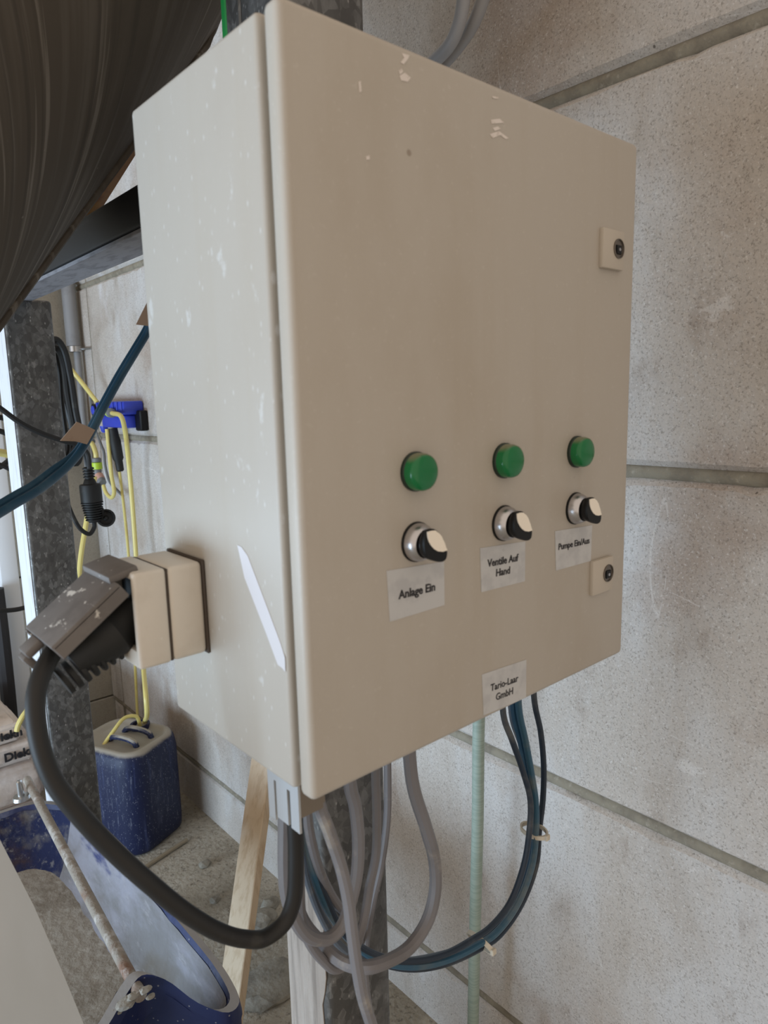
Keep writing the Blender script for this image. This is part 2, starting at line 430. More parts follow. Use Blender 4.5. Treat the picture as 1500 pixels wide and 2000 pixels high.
for i in range(len(joints) - 1):
    z0 = joints[i] + (G if i else -.02); z1 = joints[i + 1] - G
    off = -.006 if i == 0 else 0
    for (ya, yb) in ((-2.4, 2.612), (2.628, YC)):
        link('block', cast_block(XW - off, XW + .2, ya, yb, z0, z1), m_conc, wr)
for z in joints[1:-1]:
    bm = bmesh.new(); tube(bm, [(XW + .0165, -2.4, z), (XW + .0165, YC - .01, z)], .0125, 14)
    link('joint_filler', bm, m_joint, wr)
bm = B_(XW + .012, XW + .1, 2.60, 2.64, FZ, 1.95); link('joint_backing', bm, m_joint, wr)
# back wall
wb = bpy.data.objects.new('wall_back', None); COL.objects.link(wb); wb.location = (-1, YC + .1, FZ); struct(wb)
for (z0, z1) in ((FZ - .02, -1.05), (-1.044, -.43), (-.424, .17), (.176, 2.2)):
    link('slab', B_(-4, XW + .2, YC + .004, YC + .2, z0, z1, .004, 1), m_back, wb)

# ------------------------------------------------------------------ galvanised steel frame behind the enclosure
fr = thing('steel_frame', (.23, .8, FZ), 'galvanised steel frame of two square posts and a dark beam carrying the enclosure', 'frame')
def post(x0, x1, y0, y1, z0, z1):
    o = link('post', B_(x0, x1, y0, y1, z0, z1, .008, 3), m_galv, fr); return o
post(.178, .278, .245, .332, FZ, 1.9)
link('back_flange', B_(.179, .190, .3325, .3605, .5725, 1.9, .002, 1), m_galv, fr)
post(.183, .288, 1.40, 1.50, FZ, .512)
bm = B_(.18, .245, .333, 1.62, .516, .572, .005, 2)
b_ = link('beam', bm, m_beam, fr)
link('underside_flange', B_(.183, .247, .333, 1.62, .509, .5155, .001, 1), m_flange, b_)
# mortar splashed on the outer side of the near post, ragged towards the front
rg = random.Random(4); poly = [(.1775, .331, FZ + .01), (.1775, .331, -.26), (.1775, .315, -.275), (.1775, .29, -.31)]
zz = -.33
while zz > FZ + .05:
    poly.append((.1775, .247 + rg.uniform(0, .012), zz)); zz -= .022
poly.append((.1775, .25, FZ + .01))
link('mortar_coat', PR(poly, (-.0012, 0, 0)), m_coat, fr, smooth=False)
link('daylit_skin', B_(.1818, .1832, 1.404, 1.497, FZ + .01, .45, .0003, 1), m_daylit, fr, smooth=False)  # thin added skin on the rear post; daylight reflection put into its colour

# ------------------------------------------------------------------ hopper
AX, AY, AZ = -.159, .70, .166
TA = math.tan(math.radians(37.36))
hop = thing('hopper', (AX, AY, .25), 'large dark dusty conical hopper above the galvanised post at upper left', 'hopper')
bm = bmesh.new()
seg = 72
zr = [.235, .5, .776, .786, 1.9]
def hr(z): return (min(z, .781) - AZ) * TA
outer = []
for z in zr:
    outer.append([bm.verts.new((AX + hr(z) * math.cos(2*math.pi*k/seg), AY + hr(z) * math.sin(2*math.pi*k/seg), z)) for k in range(seg)])
inner = []
for z in reversed(zr):
    r = hr(z) - .008
    inner.append([bm.verts.new((AX + r * math.cos(2*math.pi*k/seg), AY + r * math.sin(2*math.pi*k/seg), z + .004)) for k in range(seg)])
loop = outer + inner
for a, b in zip(loop, loop[1:] + loop[:1]):
    for k in range(seg):
        bm.faces.new((a[k], a[(k+1) % seg], b[(k+1) % seg], b[k]))
link('shell', bm, m_hopper, hop, 25)
# weld seam running up the cone close to its right silhouette
th = math.atan2(-.121, .754) - .16
pts = [Vector((AX + (hr(z) + .001) * math.cos(th), AY + (hr(z) + .001) * math.sin(th), z)) for z in [.24 + .0565 * i for i in range(11)]]
bm = bmesh.new(); tube(bm, pts, .006, 8); link('weld_seam', bm, m_hopper, hop)
bm = bmesh.new(); lathe(bm, [(0, .060), (.09, .058), (.09, .05), (0, .05)], (AX, AY, .235), (AX, AY, .1), 32); link('outlet_collar', bm, m_hopper, hop)
tag(link('green_strip', B_(.1795, .1865, .3612, .3722, .5725, 1.9, .002, 1), m_green), 'narrow green upright strip between dark hopper and galvanised post at the top', 'strip')
# brown batten between hopper and beam
a = onx(152, 444, .215); b = onx(266, 256, .225)
bm = bmesh.new(); tube(bm, [a, b], .016, 4); tag(link('wooden_batten', bm, m_rust), 'short brown wooden batten wedged between dark hopper and beam', 'batten')

# ------------------------------------------------------------------ enclosure
enc = thing('electrical_enclosure', (.2, .1, 0), 'beige grey steel control cabinet with three green lamps and three selector switches', 'control cabinet')
link('body', B_(0, .4, .0225, .21, 0, .5, .004, 3), m_paint, enc)
link('door', B_(0, .4, 0, .0160, 0, .5, .005, 3), m_door, enc)
link('gasket', B_(.013, .387, .012, .026, .013, .487), m_gasket, enc)
for z in (.06, .43):
    link('mounting_rail', B_(.08, .36, .209, .246, z, z + .03, .003, 1), m_galv, enc)
# lamps
LX = (.102, .203, .307)
for x in LX:
    lp = bpy.data.objects.new('indicator_lamp', None); COL.objects.link(lp); lp.location = (x, 0, .2185); put(lp, enc)
    link('collar', L_([(0, .0145), (.003, .0145), (.004, .0135)], (x, 0.0005, .2185), (x, -1, .2185), 32), m_lensrim, lp)
    bm = bmesh.new()
    prof = [(0, .0138), (.006, .0136), (.0085, .0128), (.0098, .0108), (.0104, .006), (.0106, .0005)]
    lathe(bm, prof, (x, -.0025, .2185), (x, -1, .2185), 36)
    link('lens', bm, m_lens, lp, 50)
# selector switches: outline of the finger grip seen from the front
GRIP = [(-.0100, .0122), (-.0010, .0122), (.0058, .0066), (.0094, .0006), (.0119, -.0056), (.0112, -.0112), (.0090, -.0130), (.0044, -.0130), (-.0050, -.0098), (-.0098, -.0066), (-.0118, -.0010), (-.0120, .0060)]
PLATE = [(-.0094, .0116), (-.0052, .0120), (-.0010, .0116), (.0028, .0090), (.0055, .0062), (.0086, .0008), (.0114, -.0054), (.0064, -.0056), (.0016, -.0045), (-.0024, -.0022), (-.0055, .0009), (-.0078, .0042), (-.0090, .0076)]
for x, z in zip(LX, (.1665, .1665, .1660)):
    sw = bpy.data.objects.new('selector_switch', None); COL.objects.link(sw); sw.location = (x, 0, z); put(sw, enc)
    link('base_ring', L_([(0, .0150), (.002, .0150), (.0026, .0145)], (x, .0005, z), (x, -1, z), 36), m_black, sw)
    link('bezel', L_([(0, .0143), (.004, .0138), (.0075, .0122), (.009, .0108), (.0085, .0098), (.006, .0096)], (x, -.002, z), (x, -1, z), 36), m_chrome, sw)
    # black handle: round shank growing into a finger grip pointing down right
    bm = bmesh.new()
    go = spline([(p[0], p[1], 0) for p in GRIP + GRIP[:1]], 4)[:-1]
    n = len(go)
    th0 = math.atan2(go[0].y, go[0].x)
    rs = []
    for y, f_ in ((-.007, 0), (-.012, 0), (-.0145, .55), (-.017, .95), (-.0195, 1.0), (-.0205, .96)):
        ring = []
        for p in go:
            a_ = math.atan2(p.y, p.x); c_ = Vector((.0096 * math.cos(a_), .0096 * math.sin(a_), 0))
            q = c_ * (1 - min(1, f_)) + p * f_ if f_ < .96 else p * f_
            ring.append(bm.verts.new((x + q.x, y, z + q.y)))
        rs.append(ring)
    for a, b in zip(rs, rs[1:]):
        for k in range(n):
            bm.faces.new((a[k], a[(k+1) % n], b[(k+1) % n], b[k]))
    bm.faces.new(rs[0][::-1]); bm.faces.new(rs[-1])
    link('handle', bm, m_black, sw, 40)
    link('cream_insert', PR([(x + p[0] * .97, -.0203, z + p[1] * .97) for p in PLATE], (0, -.0009, 0)), m_cream, sw)
# labels
def lab(c, lines, size, bold=.0):
    bm = bmesh.new()
    prism(bm, [(p[0], -.0001, p[1]) for p in c], (0, -.0004, 0))
    o = link('label_sticker', bm, m_label, enc, smooth=False)
    cx = sum(p[0] for p in c) / 4; cz = sum(p[1] for p in c) / 4
    sl = ((c[1][1] - c[0][1]) + (c[2][1] - c[3][1])) / (2 * (c[1][0] - c[0][0]))
    rot = Matrix.Rotation(-math.atan(sl), 4, 'Y') @ ROT_FRONT
    for i, (t, dx, dz) in enumerate(lines):
        lettering(t, size, Vector((cx + dx, -.0007, cz + dz)), rot, m_ink, o, bold=bold)
    return o
lab([(.072, .150), (.131, .1465), (.131, .1118), (.074, .1118)], [('Anlage Ein', 0, -.001)], .0090, .00020)
lab([(.173, .150), (.232, .1465), (.232, .111), (.1745, .113)], [('Ventile Auf', -.001, .0045), ('Hand', -.001, -.0050)], .0088, .00016)
lab([(.2755, .149), (.336, .146), (.335, .111), (.278, .112)], [('Pumpe Ein/Aus', 0, .003)], .0084, .00012)
lab([(.175, .042), (.235, .0385), (.235, .0025), (.177, .0050)], [('Tario-Laar', -.001, .0035), ('GmbH', -.001, -.0065)], .0088, .00006)
# locks
for (x0, z0, lx, lz) in ((.337, .383, .3625, .4015), (.334, .0765, .3600, .0950)):
    lk = link('lock_plate', B_(x0, x0 + .0355, -.0045, .0005, z0, z0 + .0345, .0012, 2), m_lock, enc)
    link('lock_barrel', L_([(0, .0088), (.0012, .0088), (.0016, .0078), (.0004, .0074)], (lx, -.0042, lz), (lx, -1, lz), 28), m_steeldk, lk)
    link('key_hole', L_([(0, .0058), (.0016, .0052)], (lx - .001, -.0045, lz - .001), (lx - .001, -1, lz - .001), 4), m_black, lk)
    link('key_pin', L_([(0, .0016), (.0016, .0014)], (lx - .001, -.0052, lz - .001), (lx - .001, -1, lz - .001), 10), m_chrome, lk)
# paint marks
def smear(px, plane, mat, name='paint_smear', d=None):
    pts = [ony(x, y, -.0001) if plane == 'y' else onx(x, y, -.0001) for x, y in px]
    bm = bmesh.new(); prism(bm, pts, (0, -.00025, 0) if plane == 'y' else (-.0003, 0, 0))
    return link(name, bm, mat, enc, smooth=False)
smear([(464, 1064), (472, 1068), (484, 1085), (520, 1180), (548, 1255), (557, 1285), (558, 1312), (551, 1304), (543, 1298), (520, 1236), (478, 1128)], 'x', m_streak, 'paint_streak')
for q in ([(784, 104), (800, 108), (796, 116), (788, 126), (782, 122), (789, 113)], [(780, 148), (790, 142), (802, 152), (796, 160), (783, 157)],
          [(778, 138), (784, 134), (787, 140), (781, 146)],
          [(958, 234), (976, 232), (984, 240), (960, 242)], [(962, 250), (972, 247), (978, 252), (966, 256)], [(956, 262), (974, 256), (993, 270), (988, 272), (976, 264), (962, 270)],
          [(700, 160), (704, 158), (706, 178), (702, 182)], [(714, 306), (721, 303), (722, 311), (716, 313)], [(960, 188), (974, 190), (972, 193), (962, 192)]):
    smear(q, 'y', m_smear)
# slotted cable duct hanging under the left edge
du = bpy.data.objects.new('cable_duct', None); COL.objects.link(du); du.location = (.03, .06, -.02); put(du, enc)
bm = bmesh.new()
box(bm, .012, .014, .036, .078, -.016, 0); box(bm, .012, .014, .036, .047, -.046, -.016); box(bm, .012, .014, .051, .066, -.046, -.016); box(bm, .012, .014, .069, .078, -.050, -.016)
link('duct_side', bm, m_duct, du, smooth=False)
link('duct_end', B_(.0142, .034, .036, .038, -.034, 0), m_ductend, du, smooth=False)
link('duct_back', B_(.034, .036, .036, .078, -.030, 0), m_ductend, du, smooth=False)

# ------------------------------------------------------------------ socket outlet with lid on the cabinet's side
so = thing('socket_outlet', (0, .167, .11), 'beige surface socket with grey hinged lid on left side of control cabinet', 'socket')
Y0, Y1, Z0, Z1 = .136, .200, .0725, .148
link('gasket', B_(-.0025, 0, Y0 - .001, Y1 + .001, Z0 - .001, Z1 + .001, .001, 1), m_sockgap, so)
link('back_box', B_(-.031, -.002, Y0, Y1, Z0, Z1, .004, 3), m_sock, so)
link('seam', B_(-.0325, -.0305, Y0 + .0012, Y1 - .0012, Z0 + .0012, Z1 - .0012), m_sockgap, so)
# front frame: four bars round the dark well
bm = bmesh.new()
ft = .0065
box(bm, -.058, -.032, Y0, Y0 + ft, Z0, Z1, .003, 3); box(bm, -.058, -.032, Y1 - ft, Y1, Z0, Z1, .003, 3)
box(bm, -.0575, -.032, Y0 + .004, Y1 - .004, Z0, Z0 + .014, .002, 2); box(bm, -.0575, -.032, Y0 + .004, Y1 - .004, Z1 - ft, Z1, .003, 2)
link('front_frame', bm, m_sock, so)
link('socket_well', B_(-.045, -.030, Y0 + .005, Y1 - .005, Z0 + .006, Z1 - .005), m_black, so)
# lid: hinge strip and tilted cover with side skirts
H = Vector((-.056, (Y0 + Y1) / 2, .150))
tilt = Matrix.Translation(H) @ Matrix.Rotation(math.radians(-36), 4, 'Y')
ld = bpy.data.objects.new('lid', None); COL.objects.link(ld); ld.location = H; put(ld, so)
hw = (Y1 - Y0) / 2
link('hinge_strip', B_(-.017, .006, -hw + .008, hw + .001, -.004, .002, .0015, 2, Matrix.Translation(H + Vector((0, 0, -.001))) @ Matrix.Rotation(math.radians(-14), 4, 'Y')), m_lid, ld)
bm = bmesh.new()
box(bm, -.076, -.014, -hw + .001, hw + .001, -.003, .002, .0015, 2, tilt)
box(bm, -.076, -.014, -hw + .001, -hw + .004, -.012, .0, .001, 1, tilt)
box(bm, -.078, -.014, hw - .002, hw + .001, -.012, .0, .001, 1, tilt)
link('cover', bm, m_lid, ld)
bm = bmesh.new()
box(bm, -.090, -.076, -.004, .014, -.006, .001, .002, 2, tilt); box(bm, -.094, -.088, -.002, .012, -.014, -.002, .002, 2, tilt)
link('latch_tab', bm, m_lid, ld)

# plug with cord
pl = thing('power_plug', (-.08, .168, .10), 'black rubber angled mains plug with thick black cord in the socket', 'plug')
q0 = Vector((-.046, .168, .110)); q1 = Vector((-.098, .168, .082))
bm = bmesh.new()
lathe(bm, [(0, .019), (.016, .019), (.022, .022), (.034, .020), (.044, .016), (.058, .0125)], q0, q1, 20)
link('plug_body', bm, m_rubber, pl)
bm = bmesh.new()
for i in range(9):
    c = Vector((-.052 - i * .0062, .168, .094 - i * .0030))
    lathe(bm, [(0, .012), (.001, .0148 - .0004 * i), (.0028, .0148 - .0004 * i), (.0038, .012)], c, c + Vector((-1, 0, -.5)), 14)
link('grip_rib', bm, m_rubber, pl)
pc = [(-.070, .168, .100), ony(122, 1258, .165), ony(87, 1304, .15), ony(70, 1360, .138), ony(75, 1440, .128), ony(102, 1520, .12), ony(154, 1590, .112),
      ony(224, 1664, .105), ony(288, 1722, .098), ony(368, 1786, .092), ony(432, 1822, .088), ony(480, 1834, .086), ony(517, 1832, .085), ony(555, 1803, .084), ony(573, 1760, .083),
      ony(578, 1680, .083), ony(576, 1607, .083), (ony(576, 1590, .083).x, .083, -.002)]
link('cord', cable(pc, .0067, 7, 14), m_cord, pl)

# ------------------------------------------------------------------ cables below the cabinet
GC = 'grey cables hanging below the cabinet'
def cab(name, label, px, r, mat, grp, top=True, end_top=False, cat='cable'):
    pts = [ony(*q[:2], q[2]) for q in px]
    if top: pts = [Vector((pts[0].x, pts[0].y, -.001))] + pts
    if end_top: pts = pts + [Vector((pts[-1].x, pts[-1].y, -.001))]
    return tag(link(name, cable(pts, r, 7, 10), mat), label, cat, grp)
cab('grey_cable', 'grey cable hanging in a short U loop just right of the wooden plank',
    [(556, 1575, .118), (556, 1690, .118), (560, 1745, .118), (578, 1800, .118), (605, 1830, .118), (643, 1832, .118), (667, 1810, .116), (686, 1757, .112), (697, 1707, .108), (700, 1640, .106), (693, 1570, .105), (684, 1535, .105)], .0062, m_grey, GC, end_top=True)
cab('grey_cable', 'grey cable running nearest, diagonally down in front of the post',
    [(622, 1565, .045), (640, 1617, .045), (666, 1693, .045), (680, 1757, .045), (688, 1823, .045), (697, 1887, .045), (708, 1945, .045), (728, 2010, .047), (760, 2120, .05), (790, 2250, .06)], .0052, m_grey, GC)
cab('grey_cable', 'grey cable bowing far out to the right of the post before the wall',
    [(800, 1478, .10), (808, 1540, .10), (832, 1617, .10), (849, 1683, .10), (849, 1745, .10), (834, 1800, .10), (800, 1850, .10), (755, 1878, .10), (715, 1889, .105), (672, 1880, .125), (630, 1845, .15), (590, 1795, .16), (572, 1730, .165), (568, 1640, .165)], .0068, m_grey, GC, end_top=True)
cab('grey_cable', 'slim grey cable with pale dust, second in the loop beside the black cord',
    [(580, 1620, .14), (585, 1700, .14), (588, 1783, .14), (602, 1837, .14), (630, 1875, .14), (657, 1893, .14), (684, 1874, .14), (700, 1836, .14), (712, 1790, .142), (722, 1730, .145), (734, 1670, .146), (736, 1600, .146), (734, 1520, .146)], .0048, m_grey, GC, end_top=True)
cab('grey_cable', 'thick light grey cable curving behind the diagonal one onto the post',
    [(588, 1600, .19), (592, 1673, .19), (608, 1740, .19), (633, 1800, .19), (662, 1845, .19), (700, 1872, .185), (760, 1880, .18), (850, 1868, .178), (905, 1850, .176), (945, 1825, .174), (1000, 1765, .176), (1036, 1680, .176), (1045, 1612, .176), (1038, 1540, .176), (1020, 1460, .176), (1000, 1395, .176)], .0044, m_blueg, GC, end_top=True)
cab('grey_cable', 'pale grey cable ending on the post between the black cord and the diagonal cable',
    [(601, 1600, .155), (612, 1660, .155), (628, 1710, .158), (645, 1745, .163), (668, 1780, .17), (690, 1815, .205), (712, 1850, .225)], .005, m_grey, GC)
cab('grey_cable', 'shadowed grey cable running straight down along the right of the dark post face',
    [(757, 1500, .215), (756, 1600, .215), (744, 1690, .215), (728, 1760, .215), (716, 1830, .215), (712, 1900, .218), (724, 1990, .222), (745, 2100, .225)], .0048, m_grey, GC)
BC = 'blue cables looping below the cabinet'
def blue(label, o, r, top3, mat, dy):
    Y = .15 + dy
    px = [(x, y, Y) for x, y in top3] + [(1043 + o * .8, 1620, Y), (1034 + o, 1690, Y), (1006 + o, 1765, Y), (966 + o * .8, 1818 + o * .6, Y),
          (931 + o * .5, 1842 + o * .8, Y), (870, 1872 + o * .8, Y), (800, 1884 + o * .6, Y + .002), (730, 1868 + o * .4, Y + .005), (672, 1822, Y + .008), (634 - o * .3, 1757, Y + .01), (611 - o * .3, 1690, Y + .01), (598 - o * .3, 1620, Y + .01)]
    return cab('blue_cable', label, px, r, mat, BC, end_top=True)
blue('thin dark cable leftmost where four blue cables leave the cabinet beside the company label', -11, .0040, [(983, 1394), (1000, 1445), (1021, 1505), (1036, 1565)], m_bluek, .0)
blue('blue cable second from left where they leave the cabinet, innermost in the loop', -3, .0044, [(1003, 1386), (1016, 1445), (1028, 1505), (1040, 1565)], m_blue, .011)
blue('teal blue cable third from left below the company label, lightest of the loop', 5, .0044, [(1013, 1380), (1026, 1445), (1037, 1505), (1046, 1565)], m_bluet, .001)
blue('dark blue cable rightmost of those leaving the cabinet, bowing widest in the loop', 13, .0040, [(1043, 1362), (1056, 1430), (1062, 1500), (1060, 1565)], m_bluek, .012)
def tie(label, pc, nrm, rx, rz):
    bm = bmesh.new(); c = ony(*pc, .16)
    t = Vector(nrm).normalized(); u = t.cross(Vector((0, 1, 0))).normalized(); v = Vector((0, 1, 0))
    rings = []
    for s, k in ((-.0028, 1), (.0028, 1), (.0028, .86), (-.0028, .86)):
        rings.append([bm.verts.new(c + t * s + (u * math.cos(a) * rx + v * math.sin(a) * rz) * k) for a in [2*math.pi*i/20 for i in range(20)]])
    for a, b in zip(rings, rings[1:] + rings[:1]):
        for k in range(20): bm.faces.new((a[k], a[(k+1) % 20], b[(k+1) % 20], b[k]))
    box(bm, c.x - .004, c.x + .004, c.y - rz - .003, c.y - rz + .002, c.z - .004, c.z + .004, .001, 1)
    tag(link('cable_tie', bm, m_tie), label, 'cable tie', 'cable ties on the blue loop')
tie('beige cable tie binding the blue cables at the right of the loop', (1043, 1622), (.0, 0, 1), .0145, .021)
tie('beige cable tie binding the blue cables low in front of the green hose', (938, 1840), (1, 0, .55), .0145, .021)

# hose on the wall side
bm = bmesh.new()
hp = [onx(938, 1330, .68), onx(935, 1415, .68), onx(933, 1600, .68), onx(928, 1800, .68), onx(924, 1995, .68)]
d_ = (hp[-1] - hp[1]) / (hp[-1].z - hp[1].z)
hp.append(hp[-1] + d_ * (FZ + .004 - hp[-1].z))
tube(bm, spline(hp, 6), .0115, 12)
tag(link('ribbed_hose', bm, m_hosegr), 'pale green ribbed hose hanging straight down in front of the right wall', 'hose')
# two conduits at the top
for lbl, px in (('left one of two grey cables rising above the cabinet to the top', [(906, -60), (905, 0), (897, 45), (880, 85), (850, 118), (800, 160)]),
                ('right one of two grey cables rising above the cabinet, outer in the bend', [(960, -60), (943, 0), (925, 45), (903, 80), (872, 118), (830, 160)])):
    xx = .56 if 'left' in lbl else .60
    tag(link('grey_conduit', cable([Vector((onx(*px[0], xx).x, onx(*px[0], xx).y - .01, 1.9))] + [onx(*q, xx) for q in px] + [Vector((.34 if xx < .58 else .37, .19, .53)), Vector((.32 if xx < .58 else .35, .17, .501))], .0095, 6, 12), m_pvc), lbl, 'cable', 'grey cables above the cabinet')

# ------------------------------------------------------------------ blue cables at left with paper tags
BP = [(-900, 1180, .12), (-300, 1110, .31), (-40, 1024, .42), (0, 1000, .44), (35, 979, .455), (70, 959, .47), (110, 929, .49), (150, 889, .51), (177, 846, .525), (200, 800, .54), (236, 734, .56), (268, 681, .57), (288, 647, .575), (300, 618, .57), (330, 560, .46), (356, 500, .36), (400, 440, .30), (440, 400, .236)]
B1 = [(x, y + 2, Y) for x, y, Y in BP]
B2 = [(x - 3 - 4 * (x < 140), y - 4 - 7 * (x < 140), Y + .014) for x, y, Y in BP]
tag(link('signal_cable', cable([ony(x, y, Y) for x, y, Y in B1], .0048, 7, 12), m_blue), 'lower of two dark blue cables slanting across the galvanised post at left', 'cable', 'blue cables across the left post')
tag(link('signal_cable', cable([ony(x, y, Y) for x, y, Y in B2], .0045, 7, 12), m_blue), 'upper of two dark blue cables slanting across the galvanised post at left', 'cable', 'blue cables across the left post')
tag(link('paper_tag', PR([ony(x, y, .50) for x, y in ((118, 861), (150, 824), (172, 833), (186, 840), (170, 868), (148, 862))], (0.0, .0012, 0.0003)), m_paper, smooth=False),
    'brown paper flag wrapped on the blue cables before the galvanised post', 'tag', 'paper tags on blue cables')
tag(link('paper_tag', PR([ony(x, y, .53) for x, y in ((266, 634), (288, 590), (300, 596), (292, 637))], (0.0, .0012, 0.0003)), m_paper, smooth=False),
    'brown paper flag on the blue cables close beside the cabinet', 'tag', 'paper tags on blue cables')

# ------------------------------------------------------------------ black cables hanging at the left
def yc(px, r, mat, name, label, Y, cat='cable', grp=None, n=7, seg=10):
    pts = [ony(q[0], q[1], q[2] if len(q) > 2 else Y) for q in px]
    return tag(link(name, cable(pts, r, n, seg), mat), label, cat, grp)
yc([(-40, 770), (0, 797), (40, 826), (80, 846), (128, 862), (150, 868), (170, 885), (175, 915)], .0060, m_cord, 'black_cable', 'thin black cable sagging across the left galvanised post to the black coupler', 1.36)
CO = 'black cable coil behind the left post'
coil = thing('cable_coil', ony(125, 760, 1.75), 'coil of black cable hanging behind the galvanised post at left', 'cable coil')
for i, px in enumerate(([(70, 700), (95, 670), (110, 663), (124, 680), (138, 735), (148, 800), (158, 860), (150, 905), (120, 890)],
                        [(70, 730), (96, 685), (112, 680), (124, 710), (132, 770), (143, 830), (150, 870), (130, 900), (100, 880)],
                        [(80, 720), (104, 690), (114, 720), (120, 790), (128, 850), (131, 880), (118, 900), (90, 860)],
                        [(85, 740), (106, 700), (118, 750), (131, 800), (139, 830), (141, 865), (125, 885), (90, 860)],
                        [(90, 760), (106, 700), (112, 760), (122, 810), (122, 850), (112, 875), (95, 860)],
                        [(80, 690), (102, 668), (116, 690), (128, 740), (140, 780), (152, 830), (152, 875), (125, 885)])):
    link('winding', cable([ony(x, y, 1.66 + .024 * i) for x, y in px], .0085, 6, 8), m_cord, coil)
LC = 'black cables left of the left post'
yc([(-60, 690), (0, 740), (25, 790), (60, 850)], .008, m_cord, 'black_cable', 'black cable highest at the left edge going behind the galvanised post', 1.9, grp=LC)
yc([(-60, 800), (0, 815), (30, 824), (70, 845)], .008, m_cord, 'black_cable', 'black cable second at the left edge going behind the galvanised post', 1.9, grp=LC)
yc([(-60, 830), (0, 842), (20, 850), (80, 880)], .008, m_cord, 'black_cable', 'black cable third at the left edge going behind the galvanised post', 1.9, grp=LC)
yc([(-60, 930), (0, 912), (20, 898), (70, 870)], .008, m_cord, 'black_cable', 'black cable rising to the right at left edge, below the others', 1.93, grp=LC)
yc([(-40, 905), (0, 908), (24, 918), (70, 930)], .007, m_cord, 'black_cable', 'black cable lowest at the left edge, falling behind the galvanised post', 1.88, grp=LC)
yc([(-60, 880), (0, 884), (18, 887), (60, 890)], .012, m_yellow, 'yellow_hose', 'short yellow hose end at the left edge between black cables', 1.98, 'hose', 'yellow hoses')
yc([(-60, 1190), (0, 1193), (35, 1190), (62, 1183), (110, 1175)], .007, m_cord, 'black_cable', 'single black cable crossing the white column low at the left edge', 1.9, grp=LC)

# black extension coupler with hanging cap
cp = thing('cable_coupler', ony(178, 965, 1.7), 'black rubber extension coupler with open round cap hanging beside left post', 'coupler')
YK = 1.70
pT = ony(172, 912, YK); pB = ony(184, 1020, YK)
Ln = (pB - pT).length
prof = []
def add(a, r): prof.append((a * Ln, r))
add(0, .010)
for i in range(4):
    add(.02 + i * .05, .016); add(.04 + i * .05, .016); add(.042 + i * .05, .012); add(.06 + i * .05, .012)
add(.22, .014); add(.30, .019); add(.31, .0285); add(.34, .030); add(.62, .030)
for i in range(8):
    a = .63 + i * .044
    add(a, .026 - .0012 * i); add(a + .004, .031 - .0012 * i); add(a + .020, .031 - .0012 * i); add(a + .024, .026 - .0012 * i)
add(.995, .014)
bm = bmesh.new(); lathe(bm, prof, pT, pB, 20); link('coupler_body', bm, m_rubber, cp)
cc = ony(207, 1012, YK - .01)
nd = Vector((-.25, -.9, .25)).normalized()
cb = link('cap', L_([(0, .024), (.004, .026), (.014, .026), (.014, .021), (.005, .019), (.005, .008), (.008, .004)], cc - nd * .006, cc + nd, 28), m_rubber, cp)
bm = bmesh.new(); tube(bm, spline([ony(192, 985, YK - .01), ony(200, 995, YK - .012), cc + Vector((-.008, 0, .012))], 5), .0045, 6); link('cap_strap', bm, m_rubber, cp)
link('tail_cord', cable([pB, ony(184, 1030, YK), ony(175, 1043, YK), ony(158, 1034, YK), ony(142, 1008, YK), ony(128, 970, YK), ony(119, 936, YK)], .0062, 6), m_cord, cp)
link('lead_cord', cable([ony(163, 865, YK), ony(167, 890, YK), pT], .0065, 5), m_cord, cp)

# ------------------------------------------------------------------ pipe in the corner
gp = thing('drain_pipe', (XW - .05, 2.70, .5), 'grey plastic pipe rising in the far corner of the wall', 'pipe')
cx_ = ony(132, 560, 2.68); px_ = ony(140, 760, 2.68)
link('wide_pipe', L_([(0, .026), (1.6, .026)], (cx_.x, 2.68, ony(138, 676, 2.68).z), (cx_.x, 2.68, 9), 20), m_pvc, gp)
link('narrow_pipe', L_([(0, .013), (.75, .013)], (cx_.x + .012, 2.68, ony(140, 676, 2.68).z - .74), (cx_.x + .012, 2.68, 9), 14), m_pvc, gp)
zc_ = ony(138, 682, 2.68).z
cl = link('pipe_clamp', L_([(0, .0285), (.022, .0285), (.022, .022), (0, .022)], (cx_.x + .004, 2.68, zc_ - .011), (cx_.x + .004, 2.68, 9), 20), m_zinc, gp)
bm = bmesh.new(); tube(bm, [(cx_.x + .02, 2.66, zc_), (XW + .002, 2.60, zc_)], .005, 8); link('clamp_screw', bm, m_zinc, cl)

# ------------------------------------------------------------------ blue weatherproof box with hoses on the right wall
XB = XW - .001
bx0 = onx(190, 800, XW - .04)
bd = thing('blue_wall_box', (XB, 2.40, .24), 'blue plastic box with hose coupling screwed to the far right wall', 'junction box')
p_tl = onx(187, 785, XW - .075); p_tr = onx(240, 783, XW - .075)
yA, yB = p_tr.y, p_tl.y
zT = p_tl.z; zM = onx(215, 808, XW - .075).z; zB = onx(215, 836, XW - .075).z
link('upper_housing', B_(XW - .075, XB, yA, yB, zM - .004, zT, .008, 2), m_bluep, bd)
link('lower_housing', B_(XW - .066, XB, yA + .02, yB - .015, zB, zM - .006, .01, 2), m_bluep, bd)
link('back_plate', B_(XW - .03, XB, yA - .03, yA + .02, zB - .01, zM + .01, .004, 1), m_black, bd)
for i in range(7):
    yy = yA + .015 + i * (yB - yA - .03) / 6
    link('cooling_fin', B_(XW - .080, XW - .074, yy - .004, yy + .004, zT - .035, zT - .003, .001, 1), m_bluep, bd)
c1 = onx(184, 801, XW - .075)
link('button_ring', L_([(0, .024), (.012, .024), (.012, .019), (.002, .019)], Vector((XW - .074, c1.y - .02, c1.z)), Vector((-9, c1.y - .02, c1.z)), 20), m_black, bd)
link('round_button', L_([(0, .018), (.014, .017), (.017, .012)], Vector((XW - .074, c1.y - .02, c1.z)), Vector((-9, c1.y - .02, c1.z)), 20), m_bluep, bd)
